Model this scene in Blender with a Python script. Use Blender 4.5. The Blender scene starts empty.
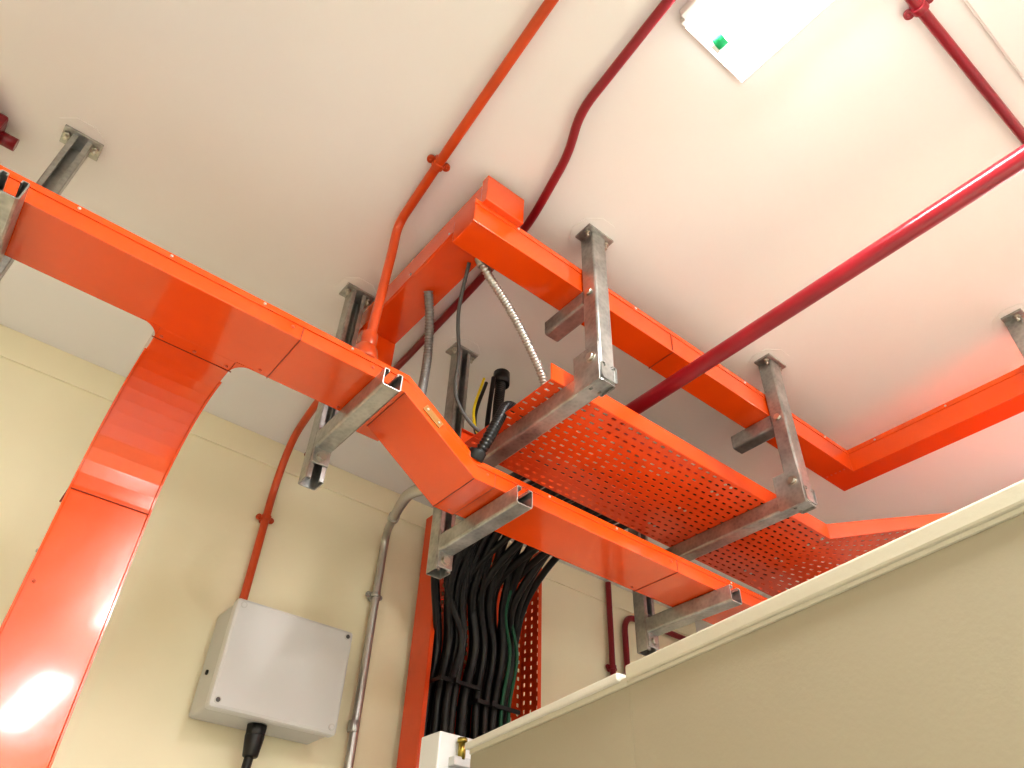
import bpy, bmesh, math, random
from mathutils import Vector as V, Matrix
random.seed(4)
EYE=1.63
def W(x,y,z): return V((x,y,z+EYE))
CEIL=1.372
scene=bpy.context.scene
scene.view_settings.view_transform='Standard'
try: scene.view_settings.look='Medium High Contrast'
except Exception as e:
    print('look',e)
# ------------------------------------------------------------------ materials
def nt(name):
    m=bpy.data.materials.new(name); m.use_nodes=True
    return m,m.node_tree,m.node_tree.nodes['Principled BSDF']
def mat(name,col,rough=.5,metal=0,coat=0,bump=0,bscale=40,var=0,vscale=3,vcol=None,spec=.5):
    m,t,b=nt(name)
    b.inputs['Roughness'].default_value=rough
    b.inputs['Metallic'].default_value=metal
    b.inputs['Coat Weight'].default_value=coat
    b.inputs['Coat Roughness'].default_value=.06
    b.inputs['Specular IOR Level'].default_value=spec
    b.inputs['Base Color'].default_value=(*col,1)
    tc=t.nodes.new('ShaderNodeTexCoord')
    if var>0:
        n=t.nodes.new('ShaderNodeTexNoise'); n.inputs['Scale'].default_value=vscale; n.inputs['Detail'].default_value=6
        r=t.nodes.new('ShaderNodeMix'); r.data_type='RGBA'
        c2=vcol if vcol else tuple(c*(1-var) for c in col)
        r.inputs[6].default_value=(*col,1); r.inputs[7].default_value=(*c2,1)
        mr=t.nodes.new('ShaderNodeMapRange'); mr.inputs[1].default_value=.4; mr.inputs[2].default_value=.7
        t.links.new(tc.outputs['Object'],n.inputs['Vector']); t.links.new(n.outputs['Fac'],mr.inputs[0])
        t.links.new(mr.outputs[0],r.inputs[0]); t.links.new(r.outputs[2],b.inputs['Base Color'])
    if bump>0:
        n=t.nodes.new('ShaderNodeTexNoise'); n.inputs['Scale'].default_value=bscale; n.inputs['Detail'].default_value=4
        bp=t.nodes.new('ShaderNodeBump'); bp.inputs['Strength'].default_value=bump; bp.inputs['Distance'].default_value=.01
        t.links.new(tc.outputs['Object'],n.inputs['Vector']); t.links.new(n.outputs['Fac'],bp.inputs['Height'])
        t.links.new(bp.outputs['Normal'],b.inputs['Normal'])
    return m
M_or=mat('orange_paint',(.80,.088,.004),.2,0,.8,.06,14,.15,4)
M_or2=mat('orange_conduit_paint',(.60,.075,.01),.32,0,.4,.1,60,.3,8)
M_tray=mat('orange_tray_paint',(.76,.080,.006),.33,0,.4,.03,40,.15,6)
M_red=mat('dark_red_paint',(.25,.006,.016),.3,0,.4,.08,50,.2,8)
M_wall=mat('cream_wall',(.90,.84,.62),.6,0,0,.12,9,.05,1.5)
M_ceil=mat('ceiling_paint',(.865,.845,.82),.75,0,0,.12,7,.05,1.2)
M_floor=mat('floor_screed',(.74,.75,.78),.5,0,0,.05,8,.1,2)
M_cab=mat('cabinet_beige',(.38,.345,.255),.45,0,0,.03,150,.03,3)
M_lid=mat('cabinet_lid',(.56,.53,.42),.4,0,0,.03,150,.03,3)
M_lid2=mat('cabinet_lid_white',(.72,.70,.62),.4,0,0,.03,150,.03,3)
M_box=mat('grey_plastic',(.66,.66,.65),.4,0,0,0)
M_boxd=mat('grey_plastic_base',(.58,.58,.56),.45)
M_blk=mat('black_rubber',(.006,.006,.007),.38)
M_grey=mat('grey_cable',(.09,.09,.09),.4)
M_grn=mat('green_cable',(.01,.10,.05),.4)
M_yel=mat('yellow_wire',(.75,.6,.02),.4)
M_brass=mat('brass',(.40,.32,.08),.4,1)
M_bolt=mat('zinc_bolt',(.55,.53,.48),.35,1)
M_flex=mat('steel_flex',(.50,.49,.47),.38,.85)
M_flexd=mat('steel_flex_grey',(.25,.25,.25),.4,.6)
M_dark=mat('slot_dark',(.02,.02,.02),.8)
M_seam=mat('orange_seam',(.30,.03,.004),.6)
M_white=mat('white_enamel',(.8,.8,.78),.35)
M_tag=mat('brown_label',(.35,.16,.03),.5)
M_green=mat('green_lamp_cap',(.02,.55,.22),.4)
# galvanised
M_gal,t,b=nt('galvanised_steel')
b.inputs['Metallic'].default_value=.75; b.inputs['Roughness'].default_value=.33
tc=t.nodes.new('ShaderNodeTexCoord'); vo=t.nodes.new('ShaderNodeTexVoronoi'); vo.inputs['Scale'].default_value=110
n=t.nodes.new('ShaderNodeTexNoise'); n.inputs['Scale'].default_value=18; n.inputs['Detail'].default_value=5
cr=t.nodes.new('ShaderNodeValToRGB'); cr.color_ramp.elements[0].color=(.22,.225,.22,1); cr.color_ramp.elements[1].color=(.50,.50,.48,1)
cr.color_ramp.elements[0].position=.25; cr.color_ramp.elements[1].position=.8
mx=t.nodes.new('ShaderNodeMath'); mx.operation='MULTIPLY_ADD'; mx.inputs[1].default_value=.25
t.links.new(tc.outputs['Object'],vo.inputs['Vector']); t.links.new(tc.outputs['Object'],n.inputs['Vector'])
t.links.new(vo.outputs['Distance'],mx.inputs[0]); t.links.new(n.outputs['Fac'],mx.inputs[2])
t.links.new(mx.outputs[0],cr.inputs[0]); t.links.new(cr.outputs[0],b.inputs['Base Color'])
def emis(name,col,s):
    m,t,b=nt(name); b.inputs['Emission Color'].default_value=(*col,1); b.inputs['Emission Strength'].default_value=s
    b.inputs['Base Color'].default_value=(.9,.9,.9,1); return m
M_em=emis('lamp_diffuser',(1,.98,.98),16)
M_tube=emis('fluorescent_tube',(.95,.96,1),38)

# ------------------------------------------------------------------ helpers
def link(o): scene.collection.objects.link(o); return o
def mesh_obj(name,verts,faces,m,smooth=False,bevel=0,solid=0):
    me=bpy.data.meshes.new(name); me.from_pydata([tuple(v) for v in verts],[],faces); me.materials.append(m)
    bm=bmesh.new(); bm.from_mesh(me); bmesh.ops.recalc_face_normals(bm,faces=bm.faces); bm.to_mesh(me); bm.free()
    if smooth:
        for p in me.polygons: p.use_smooth=True
    o=link(bpy.data.objects.new(name,me))
    if solid: 
        s=o.modifiers.new('s','SOLIDIFY'); s.thickness=solid; s.offset=0
    if bevel:
        s=o.modifiers.new('b','BEVEL'); s.width=bevel; s.segments=2; s.limit_method='ANGLE'
    return o
def box(name,lo,hi,m,bevel=0.0):
    vs=[V((x,y,z)) for x in (lo[0],hi[0]) for y in (lo[1],hi[1]) for z in (lo[2],hi[2])]
    f=[(0,1,3,2),(4,6,7,5),(0,4,5,1),(2,3,7,6),(0,2,6,4),(1,5,7,3)]
    return mesh_obj(name,vs,f,m,bevel=bevel)
def boxc(name,c,sz,m,bevel=0): 
    return box(name,[c[i]-sz[i]/2 for i in range(3)],[c[i]+sz[i]/2 for i in range(3)],m,bevel)
def cyl(name,c,axis,r,h,m,seg=20,r2=None,bevel=0):
    bm=bmesh.new(); bmesh.ops.create_cone(bm,cap_ends=True,segments=seg,radius1=r,radius2=r if r2 is None else r2,depth=h)
    q=V((0,0,1)).rotation_difference(V(axis).normalized()).to_matrix().to_4x4()
    bmesh.ops.transform(bm,matrix=Matrix.Translation(V(c))@q,verts=bm.verts)
    me=bpy.data.meshes.new(name); bm.to_mesh(me); bm.free(); me.materials.append(m)
    for p in me.polygons: p.use_smooth=len(p.vertices)==4
    o=link(bpy.data.objects.new(name,me))
    if bevel:
        s=o.modifiers.new('b','BEVEL'); s.width=bevel; s.segments=2; s.limit_method='ANGLE'
    return o
def dome(name,c,axis,r,m):
    bm=bmesh.new(); bmesh.ops.create_uvsphere(bm,u_segments=12,v_segments=6,radius=r)
    q=V((0,0,1)).rotation_difference(V(axis).normalized()).to_matrix().to_4x4()
    bmesh.ops.transform(bm,matrix=Matrix.Translation(V(c))@q@Matrix.Diagonal((1,1,.55,1)),verts=bm.verts)
    me=bpy.data.meshes.new(name); bm.to_mesh(me); bm.free(); me.materials.append(m)
    for p in me.polygons: p.use_smooth=True
    return link(bpy.data.objects.new(name,me))
def group(name,parts):
    e=link(bpy.data.objects.new(name,None)); e.empty_display_size=.05
    for p in parts: p.parent=e
    return e
def duct(name,pts,s,w,h,m,bevel=.002):
    pts=[V(p) for p in pts]; s=V(s); vs=[]; n=len(pts)
    for i,p in enumerate(pts):
        d1=(p-pts[i-1]).normalized() if i>0 else None
        d2=(pts[i+1]-p).normalized() if i<n-1 else None
        if d1 is None: d1=d2
        if d2 is None: d2=d1
        p1=d1.cross(s); p2=d2.cross(s); mm=(p1+p2).normalized(); mm=mm/max(.3,mm.dot(p1))
        vs+= [p,p+s*w,p+s*w+mm*h,p+mm*h]
    f=[(0,1,2,3),(4*n-4,4*n-3,4*n-2,4*n-1)]
    for i in range(n-1):
        a=4*i
        for k in range(4):
            f.append((a+k,a+(k+1)%4,a+4+(k+1)%4,a+4+k))
    return mesh_obj(name,vs,f,m,bevel=bevel)
def perf(name,fn,nu,nv,m,hu=.28,hv=.2,stag=.16,solid=.0016):
    vs=[];fs=[]
    for i in range(nu):
        for j in range(nv):
            sh=stag if j%2 else -stag
            b0=len(vs)
            outer=[(0,0),(.5,0),(1,0),(1,.5),(1,1),(.5,1),(0,1),(0,.5)]
            inner=[(-hu*.8,-hv),(0,-hv),(hu*.8,-hv),(hu,0),(hu*.8,hv),(0,hv),(-hu*.8,hv),(-hu,0)]
            for (a,c) in outer: vs.append(fn((i+a)/nu,(j+c)/nv))
            for (a,c) in inner: vs.append(fn((i+.5+sh+a)/nu,(j+.5+c)/nv))
            for k in range(8):
                k2=(k+1)%8; fs.append((b0+k,b0+k2,b0+8+k2,b0+8+k))
    return mesh_obj(name,vs,fs,m,solid=solid)
def sheet(name,fn,nu,nv,m,solid=.0018):
    vs=[fn(i/nu,j/nv) for i in range(nu+1) for j in range(nv+1)]
    fs=[(i*(nv+1)+j,(i+1)*(nv+1)+j,(i+1)*(nv+1)+j+1,i*(nv+1)+j+1) for i in range(nu) for j in range(nv)]
    return mesh_obj(name,vs,fs,m,solid=solid)
def strut(name,p0,p1,opn,size=.038,depth=None,m=None):
    """lipped C channel, plain web, one open side"""
    m=m or M_gal; depth=depth or size
    p0=V(p0);p1=V(p1);o=V(opn).normalized();a=p1-p0;L=a.length;a.normalize();s=a.cross(o)
    h=size/2;d=depth/2;r=.004
    pr=[(-(h-.009),d-.006),(-(h-.009),d),(-(h-r*.3),d),(-h,d-r*.5),(-h,-d+r),(-h+r*.3,-d+r*.3),(-h+r,-d),(h-r,-d),(h-r*.3,-d+r*.3),(h,-d+r),(h,d-r*.5),(h-r*.3,d),(h-.009,d),(h-.009,d-.006)]
    n=len(pr)
    vs=[p0+a*(u*L)+s*x+o*y for u in (0,1) for (x,y) in pr]
    fs=[(k,k+1,n+k+1,n+k) for k in range(n-1)]
    return [mesh_obj(name,vs,fs,m,solid=.0025)]
def curve(name,pts,r,m,radii=None,res=5):
    c=bpy.data.curves.new(name,'CURVE'); c.dimensions='3D'; c.bevel_depth=r; c.bevel_resolution=res; c.use_fill_caps=True
    sp=c.splines.new('POLY'); sp.points.add(len(pts)-1)
    for i,p in enumerate(pts):
        sp.points[i].co=(*p,1); sp.points[i].radius=radii[i] if radii else 1
    sp.use_smooth=True
    c.materials.append(m)
    return link(bpy.data.objects.new(name,c))
def fillet(pts,r,n=9):
    pts=[V(p) for p in pts]; out=[pts[0]]
    for i in range(1,len(pts)-1):
        a,b,c=pts[i-1],pts[i],pts[i+1]
        l=min(r,(a-b).length*.48,(c-b).length*.48)
        p=b+(a-b).normalized()*l; q=b+(c-b).normalized()*l
        for k in range(n+1):
            t=k/n; out.append(p*(1-t)**2+b*2*t*(1-t)+q*t*t)
    out.append(pts[-1]); return out
def cat(pts,n=12):
    pts=[V(p) for p in pts]; P=[pts[0]*2-pts[1]]+pts+[pts[-1]*2-pts[-2]]; out=[]
    for i in range(1,len(P)-2):
        a,b,c,d=P[i-1:i+3]
        for k in range(n):
            t=k/n; out.append(.5*((2*b)+(c-a)*t+(2*a-5*b+4*c-d)*t*t+(3*b-a-3*c+d)*t**3))
    out.append(pts[-1]); return out
def resample(pts,step):
    out=[pts[0]];acc=0
    for a,b in zip(pts,pts[1:]):
        L=(b-a).length; 
        while acc+L>=step:
            t=(step-acc); a=a+(b-a).normalized()*t; out.append(a.copy()); L-=t; acc=0
        acc+=L
    return out
def pipe(name,pts,r,m,bend=.06): return curve(name,fillet(pts,bend),r,m)
def flex(name,pts,r,m,pitch=.007):
    q=resample(cat(pts,24),pitch/4)
    return curve(name,q,r,m,[(1.0,1.0,.9,.78)[i%4] for i in range(len(q))],4)
def ring(name,c,axis,r,w,m): return cyl(name,c,axis,r,w,m,24,bevel=.001)
def saddle(name,c,axis,norm,r,m):
    c=V(c);axis=V(axis).normalized();norm=V(norm).normalized();s=axis.cross(norm)
    parts=[ring(name+'_band',c,axis,r*1.28,.014,m)]
    for sg in (-1,1):
        parts.append(cyl(name+'_ear',c+norm*(r*.6)+s*sg*(r+.007),norm,.009,.006,m,16))
        parts.append(dome(name+'_screw',c+norm*(r*.6-.004)+s*sg*(r+.008),-norm,.0035,m))
    parts.append(cyl(name+'_base',c+norm*(r+.003),norm,r*1.2,.012,m,16))
    return parts

# ------------------------------------------------------------------ room shell
XL,XR,YB,YF=-2.2,2.6,2.0,-3.6
zc=CEIL+EYE
box('ceiling',(XL-.1,YF-.1,zc),(XR+.1,YB+.1,zc+.12),M_ceil)
box('floor',(XL-.1,YF-.1,-.1),(XR+.1,YB+.1,0),M_floor)
box('wall_back',(XL-.1,YB,0),(XR+.1,YB+.12,zc),M_wall)
box('wall_front',(XL-.1,YF-.12,0),(XR+.1,YF,zc),M_wall)
box('wall_left',(XL-.12,YF,0),(XL,YB,zc),M_wall)
box('wall_right',(XR,YF,0),(XR+.12,YB,zc),M_ceil)
box('trim_1',(XL,YB-.006,zc-.09),(XR,YB,zc),M_wall,.002)

# ------------------------------------------------------------------ main trunking with vertical offset and riser
Y0,Y1=1.028,1.168
H=.040
main=[]
xa_,xb_=.525,.705
path=[W(-1.9,Y0,.93),W(xa_,Y0,.93),W(xb_,Y0,.81),W(2.55,Y0,.81)]
main.append(duct('body',path,(0,1,0),Y1-Y0,H,M_or,.0015))
def screw(c,ax,m=M_bolt,r=.0035): return dome('screw',c,ax,r,m)
main.append(duct('lid_lip',[p+V((0,-.0025,.030)) for p in path],(0,1,0),.004,.013,M_or,.0005))
slv=[W(xa_-.055,Y0-.002,.928),W(xa_-.0,Y0-.002,.928),W(xb_-.0,Y0-.002,.808),W(xb_+.05,Y0-.002,.808)]
main.append(duct('offset_sleeve',slv,(0,1,0),Y1-Y0+.004,.028,M_or,.001))
for p in ((xa_-.001,.9275,0),(xb_-.001,.8075,0)):
    main.append(box('offset_fold',W(p[0],Y0-.0025,p[1]-.0006),W(p[0]+.0016,Y1+.002,p[1]+.001),M_seam))
for x,z in ((.30,.93),(xa_-.056,.93),(-.75,.93),(xb_+.051,.81),(1.30,.81)):
    main.append(box('coupler_seam',W(x-.0007,Y0-.0012,z-.0012),W(x+.0007,Y1+.0012,z+H),M_seam))
    for dx in (-.02,):
        main.append(screw(W(x+dx,Y0-.001,z+.02),(0,-1,0),M_or2))
        main.append(screw(W(x+dx,Y1-.012,z-.001),(0,0,-1),M_or2))
for x in [-.6,-.4,-.1,.05,.22,.40,.9,1.1,1.5,1.7]:
    z=.93 if x<.5 else .81
    main.append(screw(W(x,Y0-.003,z+.037),(0,-1,0),M_bolt,.003))
# identification label stuck on the sloping front face
dl=(V((xb_-xa_,0,-.12))).normalized(); ul=V((-dl.z,0,dl.x)); c0=W(.585,Y0-.0045,.93-.12*(.585-xa_)/(xb_-xa_))+ul*.016
main.append(mesh_obj('label',[c0-dl*.025-ul*.008+V((0,q,0)) for q in (0,.004)]+[c0+dl*.025-ul*.008+V((0,q,0)) for q in (0,.004)]+[c0+dl*.025+ul*.008+V((0,q,0)) for q in (0,.004)]+[c0-dl*.025+ul*.008+V((0,q,0)) for q in (0,.004)],[(0,2,4,6),(1,3,5,7),(0,1,3,2),(2,3,5,4),(4,5,7,6),(6,7,1,0)],M_tag))
for q in (-.017,.017): main.append(screw(c0+dl*q+V((0,-.001,0)),(0,-1,0),M_bolt,.003))
bx0,bx1=.092,.236
R=.20; yv=1.44
bp=[W(bx0,Y1-.002,.93)]
for k in range(0,13):
    a=k/12*math.pi/2
    bp.append(W(bx0,yv-R+R*math.sin(a),.93-R+R*math.cos(a)))
bp.append(W(bx0,yv,-1.55))
main.append(duct('riser_branch',bp,(1,0,0),bx1-bx0,-.065,M_or))
for x in (bx0-.003,bx1-.001):
    main.append(duct('riser_edge',[p+V((x-bx0,0,0)) for p in bp[1:]],(1,0,0),.004,.003,M_or,.0005))
for k in range(7):
    z=.60-k*.2
    main.append(screw(W(bx0-.003,yv+.02,z),(-1,0,0)))
    main.append(screw(W(bx0+.012,yv-.001,z-.06),(0,-1,0),M_or2,.003))
for c,sg in ((bx1,1),(bx0,-1)):
    r=.035; vs=[]
    for z in (.929,.932+.035):
        vs.append(W(c,Y1-.004,z))
        for k in range(7):
            a=k/6*math.pi/2
            vs.append(W(c+sg*(r-r*math.sin(a)),Y1-.004+(r-r*math.cos(a))+.0,z))
    fs=[tuple(range(8)),tuple(range(8,16))]+[(i,(i+1)%8,8+(i+1)%8,8+i) for i in range(8)]
    main.append(mesh_obj('tee_gusset',vs,fs,M_or))
main.append(box('tee_seam',W(bx0-.004,Y1+.03,.9285),W(bx1+.004,Y1+.031,.9305),M_seam))
for x in (bx0+.01,bx1-.01,(bx0+bx1)/2):
    main.append(screw(W(x,Y1+.02,.929),(0,0,-1),M_or2))
main.append(box('riser_seam',W(bx0-.003,yv-.003,.7195),W(bx1+.003,yv+.066,.7205),M_seam))
group('cable_trunking',main)

# ------------------------------------------------------------------ upper trunking (L shaped) below ceiling
up=[]
uy=.785; ux=1.815
upath=[W(.49,uy,1.20),W(ux,uy,1.20),W(ux,-2.4,1.20)]
up.append(duct('body',upath,(0,0,1),.068,-.075,M_or))
up.append(duct('lid_lip',[W(.488,uy-.002,1.256),W(ux-.002,uy-.002,1.256),W(ux-.002,-2.4,1.256)],(0,0,1),.014,-.004,M_or,.0005))
up.append(duct('lid_lip_low',[W(.488,uy-.001,1.199),W(ux-.001,uy-.001,1.199),W(ux-.001,-2.4,1.199)],(0,0,1),.006,-.004,M_or,.0005))
for x in (.60,.95,1.35,1.7):
    up.append(screw(W(x,uy-.003,1.262),(0,-1,0),M_bolt,.003))
up.append(box('seam',W(1.07,uy-.0015,1.198),W(1.0712,uy+.076,1.268),M_seam))
up.append(box('splice',W(ux-.003,.22,1.197),W(ux+.078,.31,1.271),M_or,.001))
for y in (.235,.255,.275,.295):
    for z in (1.215,1.25): up.append(screw(W(ux-.004,y,z),(-1,0,0),M_bolt,.0035))
for y in (.5,.7,.0,-.3): up.append(screw(W(ux-.002,y,1.262),(-1,0,0),M_bolt,.003))
for d_ in range(5): up.append(screw(W(ux-.03,uy+.01+d_*.013,1.198),(0,0,-1),M_or2,.0025))
group('cable_trunking',up)
br=[]
br.append(box('body',W(.508,.772,1.27),W(.598,1.33,1.345),M_or,.002))
br.append(box('end_cap',W(.504,.768,1.266),W(.602,.79,1.349),M_or,.002))
br.append(box('lip',W(.505,.79,1.272),W(.509,1.33,1.285),M_or,.0005))
br.append(box('drop_leg',W(.508,1.26,1.03),W(.598,1.33,1.27),M_or,.002))
br.append(box('drop_foot',W(.508,1.13,.971),W(.598,1.26,1.03),M_or,.002))
for y in (.9,1.05,1.2): br.append(screw(W(.504,y,1.279),(-1,0,0),M_bolt,.003))
group('cable_trunking',br)

# ------------------------------------------------------------------ strut hangers
def plate(x,y,parts):
    parts.append(cyl('plaster_making_good',W(x-.005,y-.005,CEIL-.001),(0,0,1),.055,.002,M_ceil,9))
    parts.append(boxc('ceiling_plate',W(x,y-.005,CEIL-.005),(.076,.048,.006),M_gal,.001))
    for sx in (-1,1):
        parts.append(cyl('anchor_nut',W(x+sx*.028,y-.012,CEIL-.012),(0,0,1),.007,.007,M_bolt,6))
        parts.append(cyl('anchor_stud',W(x+sx*.028,y-.012,CEIL-.018),(0,0,1),.0035,.016,M_bolt,10))
def bolt(parts,p,ax):
    parts.append(cyl('bolt_head',p,ax,.009,.007,M_bolt,6)); parts.append(cyl('washer',V(p)-V(ax)*.004,ax,.0125,.002,M_bolt,18))
def hanger(x,zb,za,trap):
    ps=[]
    ybk=1.275
    plate(x,ybk,ps)
    ps+=strut('back_post',W(x,ybk,CEIL-.008),W(x,ybk,zb),(0,-1,0))
    ps+=strut('trunk_arm',W(x-.0,ybk-.022,za-.020),W(x,.985,za-.020),(0,0,1))
    ps.append(box('cleat',W(x-.019,ybk-.025,za-.075),W(x+.019,ybk-.020,za+.01),M_gal,.001))
    bolt(ps,W(x,ybk-.028,za-.058),(0,-1,0))
    if trap:
        yn=.762
        plate(x,yn,ps)
        ps+=strut('front_post',W(x,yn,CEIL-.008),W(x,yn,.925),(0,1,0))
        ps+=strut('tray_arm',W(x,.738,.950),W(x,ybk-.022,.950),(0,0,1))
        ps+=strut('upper_arm',W(x,yn+.021,1.179),W(x,.905,1.179),(0,0,1))
        ps.append(box('cleat',W(x-.0245,yn-.020,.925),W(x-.0205,yn+.05,1.02),M_gal,.001))
        bolt(ps,W(x-.028,yn,.99),(-1,0,0)); bolt(ps,W(x-.023,yn,1.18),(-1,0,0))
    group('strut_hanger',ps)
hanger(-.185,.816,.928,False)
hanger(.475,.816,.926,False)
hanger(.800,.727,.806,True)
hanger(1.452,.727,.808,True)
ps=[]
plate(1.775,.265,ps)
ps+=strut('post',W(1.775,.265,CEIL-.008),W(1.775,.265,1.15),(1,0,0))
ps+=strut('arm',W(1.797,.265,1.175),W(1.93,.265,1.175),(0,0,1))
group('strut_hanger',ps)

# ------------------------------------------------------------------ perforated tray (horizontal with flared branch)
tr=[]
tz=.971; ty0,ty1=.845,1.150; tx0,tx1=.745,1.70; TW=ty1-ty0; hgt=.05
tr.append(perf('bed',lambda u,v:W(tx0+(tx1-tx0)*u,ty0+TW*v,tz),38,15,M_tray,.27,.15,.14))
inner=[(tx1,ty0),(1.775,.722),(1.845,.606),(1.91,.50),(1.91,-1.9)]
outer=[(tx1,ty1),(2.02,ty1),(2.215,.95),(2.215,.50),(2.215,-1.9)]
for k,(nu) in enumerate((8,8,8,90)):
    a0,a1,b0,b1=[V((*q,0)) for q in (inner[k],inner[k+1],outer[k],outer[k+1])]
    def fn(u,v,a0=a0,a1=a1,b0=b0,b1=b1):
        p=(a0*(1-u)+a1*u)*(1-v)+(b0*(1-u)+b1*u)*v
        return W(p.x,p.y,tz)
    tr.append(perf('flare_bed' if k<3 else 'bed_return',fn,nu,16,M_tray,.25,.15,.14))
def rail(xy,inn,hs):
    vs=[];fs=[]
    for i,(x,y) in enumerate(xy):
        p=W(x,y,tz); q=W(x+inn[0],y+inn[1],tz); h=V((0,0,hs[i]))
        vs+=[p,p+h,q+h]
    for i in range(len(xy)-1):
        a=3*i; fs+=[(a,a+3,a+4,a+1),(a+1,a+4,a+5,a+2)]
    return mesh_obj('side_rail',vs,fs,M_tray,solid=.002)
tr.append(rail([(tx0,ty0)]+inner,(.006,.008),[.042,.042,.036,.028,.02,.02]))
tr.append(rail([(tx0,ty1)]+outer,(-.006,-.008),[.042]*6))
for x in (1.685,1.71,1.30,1.32):
    for y in (.86,.90,1.0,1.1): tr.append(screw(W(x,y,tz-.001),(0,0,-1),M_bolt,.004))
group('perforated_cable_tray',tr)

# ------------------------------------------------------------------ riser tray on wall
rt=[]
rx0,rx1=1.165,1.60; ryb,ryf=1.965,1.865; zt=1.30; zb=-1.5
rt.append(perf('bed',lambda u,v:W(rx0+(rx1-rx0)*v,ryb,zt+(zb-zt)*u),100,16,M_tray,.25,.17,.12))
rt.append(perf('rail_far',lambda u,v:W(rx1,ryb+(ryf-ryb)*v,zt+(zb-zt)*u),100,3,M_tray,.25,.13,.12))
rt.append(sheet('rail_near',lambda u,v:W(rx0,ryb+(ryf-ryb)*v,zt+(zb-zt)*u),1,1,M_tray))
for x,s in ((rx0,1),(rx1,-1)):
    rt.append(sheet('flange',lambda u,v:W(x+s*.014*v,ryf,zt+(zb-zt)*u),1,1,M_tray))
rt.append(box('wall_strut',W(rx0-.0,ryb+.002,.30),W(rx1+.05,YB,.34),M_gal,.001))
group('perforated_cable_tray',rt)

# cables from tray into riser (one bundle)
cb=[]
N=26
ru=random.uniform
for i in range(N):
    f=i/(N-1); lay=i%3
    xa=.98+.36*f+ru(-.03,.03)
    if i<11: xb=1.205+.0095*i
    else: xb=1.335+.0095*(i-11)
    xb+=ru(-.006,.006)
    y=1.90-.030*lay
    m=M_grn if i in (20,23) else M_blk
    r=.0055 if m is M_grn else random.choice((.011,.0135,.012))
    if m is not M_blk: y-=.012
    yy=1.12-.009*i
    pts=[W(1.78,yy,tz+.02+.012*lay),W(1.35,yy,tz+.02+.012*lay),W(xa+.06,min(1.16,yy+.08),1.045+.01*lay),W(xa+.04+ru(-.02,.02),1.30,1.075+ru(-.01,.02)),W(xa+.05+ru(-.02,.02),1.52,1.085+.015*lay+ru(-.015,.015)),
         W((xa+xb)/2+.01+ru(-.025,.025),1.74,1.0+ru(-.02,.02)),W(xb+.012+ru(-.01,.01),y-.02,.86),W(xb,y,.70),W(xb+ru(-.008,.008),y,.5),W(xb+ru(-.008,.008),y,.3),W(xb,y,-1.4)]
    cb.append(curve('cable',cat(pts,10),r,m,res=3))
for z,xa,xb in ((.735,1.185,1.325),(.70,1.318,1.475),(.2,1.185,1.485)):
    cb.append(box('cable_tie',W(xa,1.812,z-.006),W(xb,1.819,z+.006),M_blk,.001))
    cb.append(boxc('tie_head',W(xa+.05,1.808,z),(.012,.012,.016),M_blk,.001))
    cb.append(box('cable_tie_side',W(xa-.002,1.812,z-.006),W(xa,1.96,z+.006),M_blk))
group('power_cable_bundle',cb)

# ------------------------------------------------------------------ conduits
o=[]
zc1=CEIL-.019
o.append(pipe('tube',[W(.30,-.5,zc1),W(.372,.41,zc1),W(.408,.80,zc1),W(.43,1.005,zc1),W(.436,1.02,1.28),W(.437,1.045,.99)],.0105,M_or2,.09))
o+=saddle('clip',W(.411,.82,zc1),(.09,1,0),(0,0,1),.0105,M_or2)
o+=saddle('clip2',W(.33,-.1,zc1),(.09,1,0),(0,0,1),.0105,M_or2)
o.append(cyl('terminal_boss',W(.437,1.050,.990),(0,0,1),.030,.04,M_or2,20,.022,.006))
o.append(ring('terminal_nut',W(.437,1.046,1.025),(0,0,1),.017,.035,M_or2))
group('conduit_pipe',o)
o=[]
o.append(pipe('tube',[W(.56,1.18,1.0),W(.575,1.38,1.345),W(.595,1.70,1.35),W(.612,1.88,1.33),W(.63,1.978,1.22),W(.63,1.978,.78)],.0115,M_or2,.10))
o+=saddle('clip',W(.63,1.978,1.10),(0,0,1),(0,1,0),.0115,M_or2)
o.append(ring('coupling',W(.63,1.972,.80),(0,0,1),.016,.035,M_or2))
group('conduit_pipe',o)
o=[pipe('tube',[W(.46,-.6,zc1),W(.528,.29,zc1),W(.555,.545,zc1),W(.60,.625,zc1),W(.655,.82,zc1),W(.672,1.06,zc1),W(.69,1.40,zc1),W(.70,1.97,zc1)],.0095,M_red,.07)]
o+=saddle('clip',W(.47,-.45,zc1),(.1,1,0),(0,0,1),.0095,M_red)
group('conduit_pipe',o)
o=[pipe('tube',[W(1.055,-2.6,1.115),W(1.076,1.02,1.115),W(2.58,1.02,1.115)],.018,M_red,.04)]
o.append(ring('socket',W(1.057,-.02,1.115),(0,1,0),.023,.05,M_red))
o.append(cyl('drop_rod',W(1.057,-.3,1.25),(0,0,1),.005,.26,M_bolt))
o.append(ring('pipe_ring',W(1.057,-.3,1.115),(0,1,0),.022,.02,M_bolt))
group('sprinkler_pipe',o)
o=[pipe('tube',[W(-.6,.035,zc1),W(2.58,.012,zc1)],.0095,M_red)]
o+=saddle('clip',W(.868,.024,zc1),(1,0,0),(0,0,1),.0105,M_red)
group('conduit_pipe',o)
o=[pipe('tube',[W(2.05,1.978,1.36),W(2.05,1.978,-1.0)],.0115,M_red)]
o+=saddle('clip',W(2.05,1.978,1.02),(0,0,1),(0,1,0),.0115,M_red)
group('conduit_pipe',o)
o=[pipe('tube',[W(2.13,1.978,-1.0),W(2.13,1.978,1.25),W(2.58,1.978,1.25)],.012,M_red,.07)]
group('conduit_pipe',o)
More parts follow.
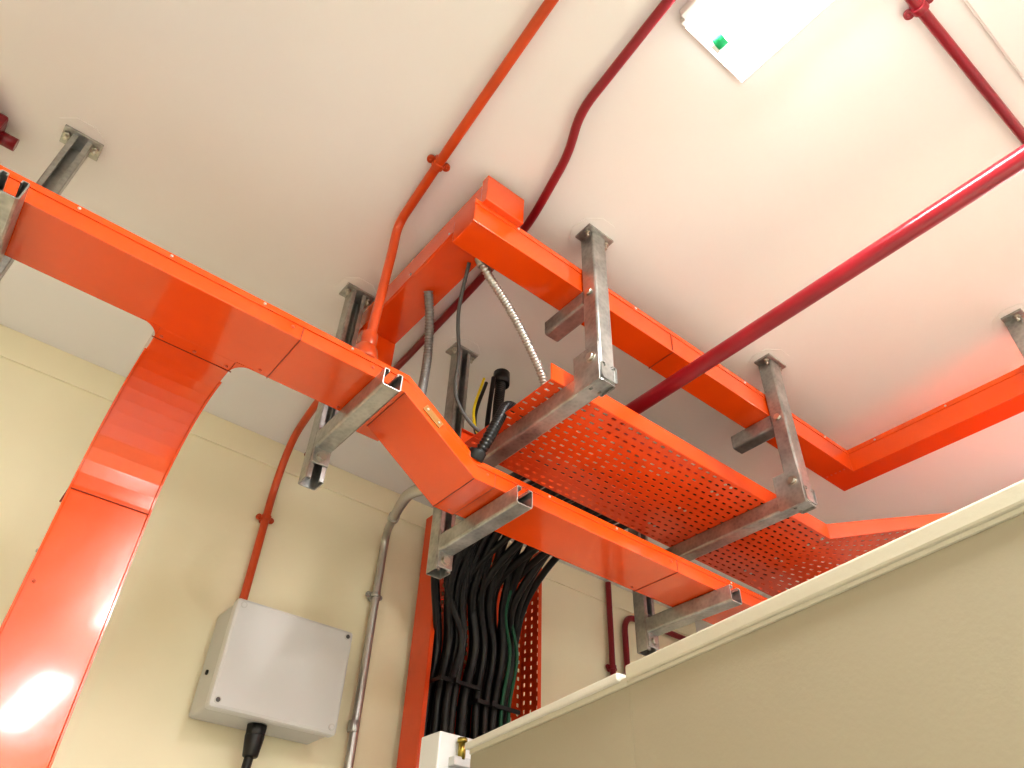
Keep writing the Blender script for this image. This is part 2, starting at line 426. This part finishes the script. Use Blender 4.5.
# galvanised conduit left of riser with flex tail
o=[pipe('tube',[W(.93,1.76,1.125),W(1.025,1.975,1.20),W(1.02,1.975,-1.0)],.0125,M_flex,.09)]
for z in (.98,.475): o+=saddle('clip',W(1.02,1.972,z),(0,0,1),(0,1,0),.0125,M_gal)
o.append(ring('coupling',W(1.02,1.975,.60),(0,0,1),.016,.03,M_gal))
o.append(flex('flex_tail',[W(.93,1.76,1.125),W(.86,1.60,1.066),W(.77,1.40,.97),W(.71,1.24,.885),W(.69,1.168,.845)],.014,M_flex))
o.append(ring('coupling',W(.93,1.76,1.125),(.4,.9,.3),.017,.04,M_gal))
group('steel_conduit',o)
# dark red fitting at far left
o=[boxc('box_body',W(-.355,1.34,1.335),(.08,.08,.06),M_red,.006),cyl('spout',W(-.355,1.28,1.34),(0,1,0),.014,.06,M_red),
   pipe('tube',[W(-.355,1.38,1.345),W(-.355,1.97,1.345)],.0115,M_red),cyl('spout_side',W(-.305,1.34,1.34),(1,0,0),.014,.04,M_red)]
group('conduit_junction_box',o)

# flexible whips between upper trunking, tray and main trunking
o=[flex('hose',[W(.575,.876,1.235),W(.60,.88,1.20),W(.677,.90,1.163),W(.75,.92,1.11),W(.803,.935,1.056),W(.84,.96,.99)],.0095,M_flex)]
o.append(ring('gland',W(.578,.877,1.225),(.5,.1,-.7),.013,.02,M_gal))
group('flexible_conduit',o)
o=[curve('cable',cat([W(.58,.93,1.27),W(.61,1.0,1.19),W(.66,1.06,1.13),W(.69,1.10,1.05),W(.76,1.10,.99),W(.84,1.07,.985)],12),.0042,M_grey)]
group('grey_cable',o)
o=[flex('hose',[W(.56,1.06,1.27),W(.59,1.09,1.22),W(.62,1.13,1.16),W(.63,1.15,1.08),W(.62,1.14,1.0),W(.62,1.12,.90)],.011,M_flexd)]
group('flexible_conduit',o)
o=[flex('hose',[W(.86,1.06,.99),W(.815,1.035,1.03),W(.765,1.01,1.01),W(.735,1.0,.95),W(.715,1.01,.89),W(.705,1.045,.845)],.0125,M_blk,.008),
   ring('gland',W(.707,1.03,.865),(-.1,.4,-.7),.018,.02,M_blk)]
group('flexible_conduit',o)
o=[flex('hose',[W(.90,1.22,1.30),W(.88,1.2,1.18),W(.86,1.16,1.08),W(.88,1.10,1.0)],.014,M_blk,.008),
   cyl('gland',W(.90,1.22,1.30),(0,0,1),.022,.04,M_blk)]
group('flexible_conduit',o)
o=[curve('wire_a',cat([W(.83,1.20,1.25),W(.80,1.19,1.12),W(.80,1.15,1.02),W(.84,1.1,.985)],10),.0035,M_yel),
   curve('wire_b',cat([W(.845,1.21,1.25),W(.812,1.2,1.12),W(.805,1.16,1.02),W(.85,1.11,.985)],10),.0045,M_blk),
   curve('wire_c',cat([W(.86,1.2,1.27),W(.85,1.2,1.1),W(.83,1.14,1.03),W(.90,1.08,.985)],10),.006,M_blk)]
group('earth_wires',o)

# ------------------------------------------------------------------ wall junction enclosure
o=[]
ex0,ex1,ez0,ez1=.577,.912,.530,.798
o.append(box('base',W(ex0+.004,1.888,ez0+.004),W(ex1-.004,1.998,ez1-.004),M_boxd,.008))
o.append(box('gasket',W(ex0+.006,1.884,ez0+.006),W(ex1-.006,1.889,ez1-.006),M_dark,.002))
o.append(box('lid',W(ex0,1.85,ez0),W(ex1,1.885,ez1),M_box,.009))
for x in (ex0+.018,ex1-.018):
    for z in (ez0+.018,ez1-.018):
        o.append(cyl('lid_screw',W(x,1.850,z),(0,1,0),.0085,.004,M_boxd,18)); 
        o.append(cyl('screw_core',W(x,1.8485,z),(0,1,0),.0055,.003,M_grey if (x>.7 and z>.7) or (x<.7 and z<.7) else M_box,14))
o.append(cyl('knockout',W(ex0+.003,1.94,.63),(1,0,0),.006,.006,M_dark))
o.append(cyl('gland_nut',W(.73,1.92,ez0-.012),(0,0,1),.024,.03,M_blk,8,.026,.003))
o.append(cyl('gland_body',W(.73,1.92,ez0-.045),(0,0,1),.018,.05,M_blk,20,.024,.003))
o.append(curve('cable',cat([W(.73,1.92,ez0-.04),W(.728,1.93,.40),W(.72,1.95,.2),W(.72,1.96,-1.3)],10),.011,M_blk))
group('wall_junction_box',o)

# ------------------------------------------------------------------ cabinets (row stands slightly skewed to the room)
ang=math.atan2(.166,1.229)
P1=V((.839,.193)); d=V((math.sin(ang),math.cos(ang))); nn=V((math.cos(ang),-math.sin(ang)))
def CW(s,t,z): q=P1+d*s+nn*t; return W(q.x,q.y,z)
def cbox(name,s0,s1,t0,t1,z0,z1,m,bev=.003):
    vs=[CW(s,t,z) for s in (s0,s1) for t in (t0,t1) for z in (z0,z1)]
    f=[(0,1,3,2),(4,6,7,5),(0,4,5,1),(2,3,7,6),(0,2,6,4),(1,5,7,3)]
    return mesh_obj(name,vs,f,m,bevel=bev)
zt=.460
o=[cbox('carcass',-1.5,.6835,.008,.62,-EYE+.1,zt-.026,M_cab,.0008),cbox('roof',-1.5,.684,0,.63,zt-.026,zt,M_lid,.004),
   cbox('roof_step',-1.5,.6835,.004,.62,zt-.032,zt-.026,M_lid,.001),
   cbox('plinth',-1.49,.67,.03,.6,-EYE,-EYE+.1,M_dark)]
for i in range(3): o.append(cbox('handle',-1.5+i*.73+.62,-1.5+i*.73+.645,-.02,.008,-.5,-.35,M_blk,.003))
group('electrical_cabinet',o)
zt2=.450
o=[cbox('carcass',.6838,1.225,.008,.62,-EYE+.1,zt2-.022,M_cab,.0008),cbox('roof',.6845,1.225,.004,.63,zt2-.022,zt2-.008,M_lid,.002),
   cbox('roof_cap',.70,1.235,-.004,.63,zt2-.012,zt2+.003,M_lid2,.004),
   cbox('handle',1.16,1.185,-.02,.008,-.5,-.35,M_blk,.003),
   cbox('plinth',.69,1.22,.03,.6,-EYE,-EYE+.1,M_dark)]
group('electrical_cabinet',o)
o=[box('post',W(1.03,1.56,-EYE),W(1.15,1.64,.512),M_white,.004),
   cyl('stud',W(1.085,1.545,.475),(0,0,1),.009,.04,M_brass,18),cyl('stud_cap',W(1.085,1.545,.497),(0,0,1),.012,.010,M_brass,6),
   boxc('bracket',W(1.085,1.552,.45),(.05,.03,.02),M_boxd,.002)]
group('earth_terminal_post',o)

# ------------------------------------------------------------------ luminaires
def lamp(x0,x1,y0,y1,power,col=(1,.98,.96)):
    z=CEIL
    o=[box('housing',W(x0,y0,z-.018),W(x1,y1,z-.001),M_white,.002)]
    o.append(box('reflector',W(x0+.012,y0+.004,z-.020),W(x1-.002,y1-.002,z-.0175),M_em))
    xm=x0+.07
    o.append(cyl('tube',W(xm,(y0+y1)/2,z-.035),(0,1,0),.012,(y1-y0)-.07,M_tube))
    for yy in (y0+.03,y1-.03):
        o.append(cyl('tube_cap',W(xm,yy,z-.035),(0,1,0),.0128,.02,M_green))
        o.append(boxc('lampholder',W(xm,yy+(.014 if yy>(y0+y1)/2 else -.014),z-.032),(.02,.008,.03),M_white,.002))
    o.append(boxc('bracket',W(x0-.006,y1-.03,z-.012),(.014,.04,.022),M_white,.002))
    L=bpy.data.lights.new('lamp_light','AREA'); L.shape='RECTANGLE'; L.size=x1-x0; L.size_y=y1-y0; L.energy=power; L.color=col
    lo=link(bpy.data.objects.new('lamp_light',L)); lo.location=W((x0+x1)/2,(y0+y1)/2,z-.055); o.append(lo)
    group('fluorescent_luminaire',o)
lamp(.575,.745,-.90,.305,29)
lamp(.575,.745,-3.1,-1.9,42,(.88,.94,1))
lamp(2.02,2.19,-1.0,.20,7)
lamp(-1.3,-1.13,-2.0,-.8,30)  # added fixture out of view, put in to raise the room light
o=[box('frame',W(.80,-.75,CEIL-.008),W(1.85,-.030,CEIL-.001),M_ceil,.002),box('panel',W(.803,-.747,CEIL-.010),W(1.847,-.033,CEIL-.007),M_white,.001)]
group('ceiling_access_panel',o)

# ------------------------------------------------------------------ world and camera
w=bpy.data.worlds.new('w'); scene.world=w; w.use_nodes=True
w.node_tree.nodes['Background'].inputs[0].default_value=(.9,.95,1,1); w.node_tree.nodes['Background'].inputs[1].default_value=.6
cd=bpy.data.cameras.new('camera'); cam=link(bpy.data.objects.new('camera',cd))
a=V((.7756,.4277,.4643)).normalized()
u=V((.0328,-.762,.6466)); u=(u-a*u.dot(a)).normalized(); b=u.cross(a)
R3=Matrix(((a.x,-a.y,-a.z),(b.x,-b.y,-b.z),(u.x,-u.y,-u.z)))
cam.matrix_world=Matrix.Translation((0,0,EYE))@R3.to_4x4()
cd.sensor_width=36; cd.lens=36*750/1024; cd.clip_start=.02
scene.camera=cam
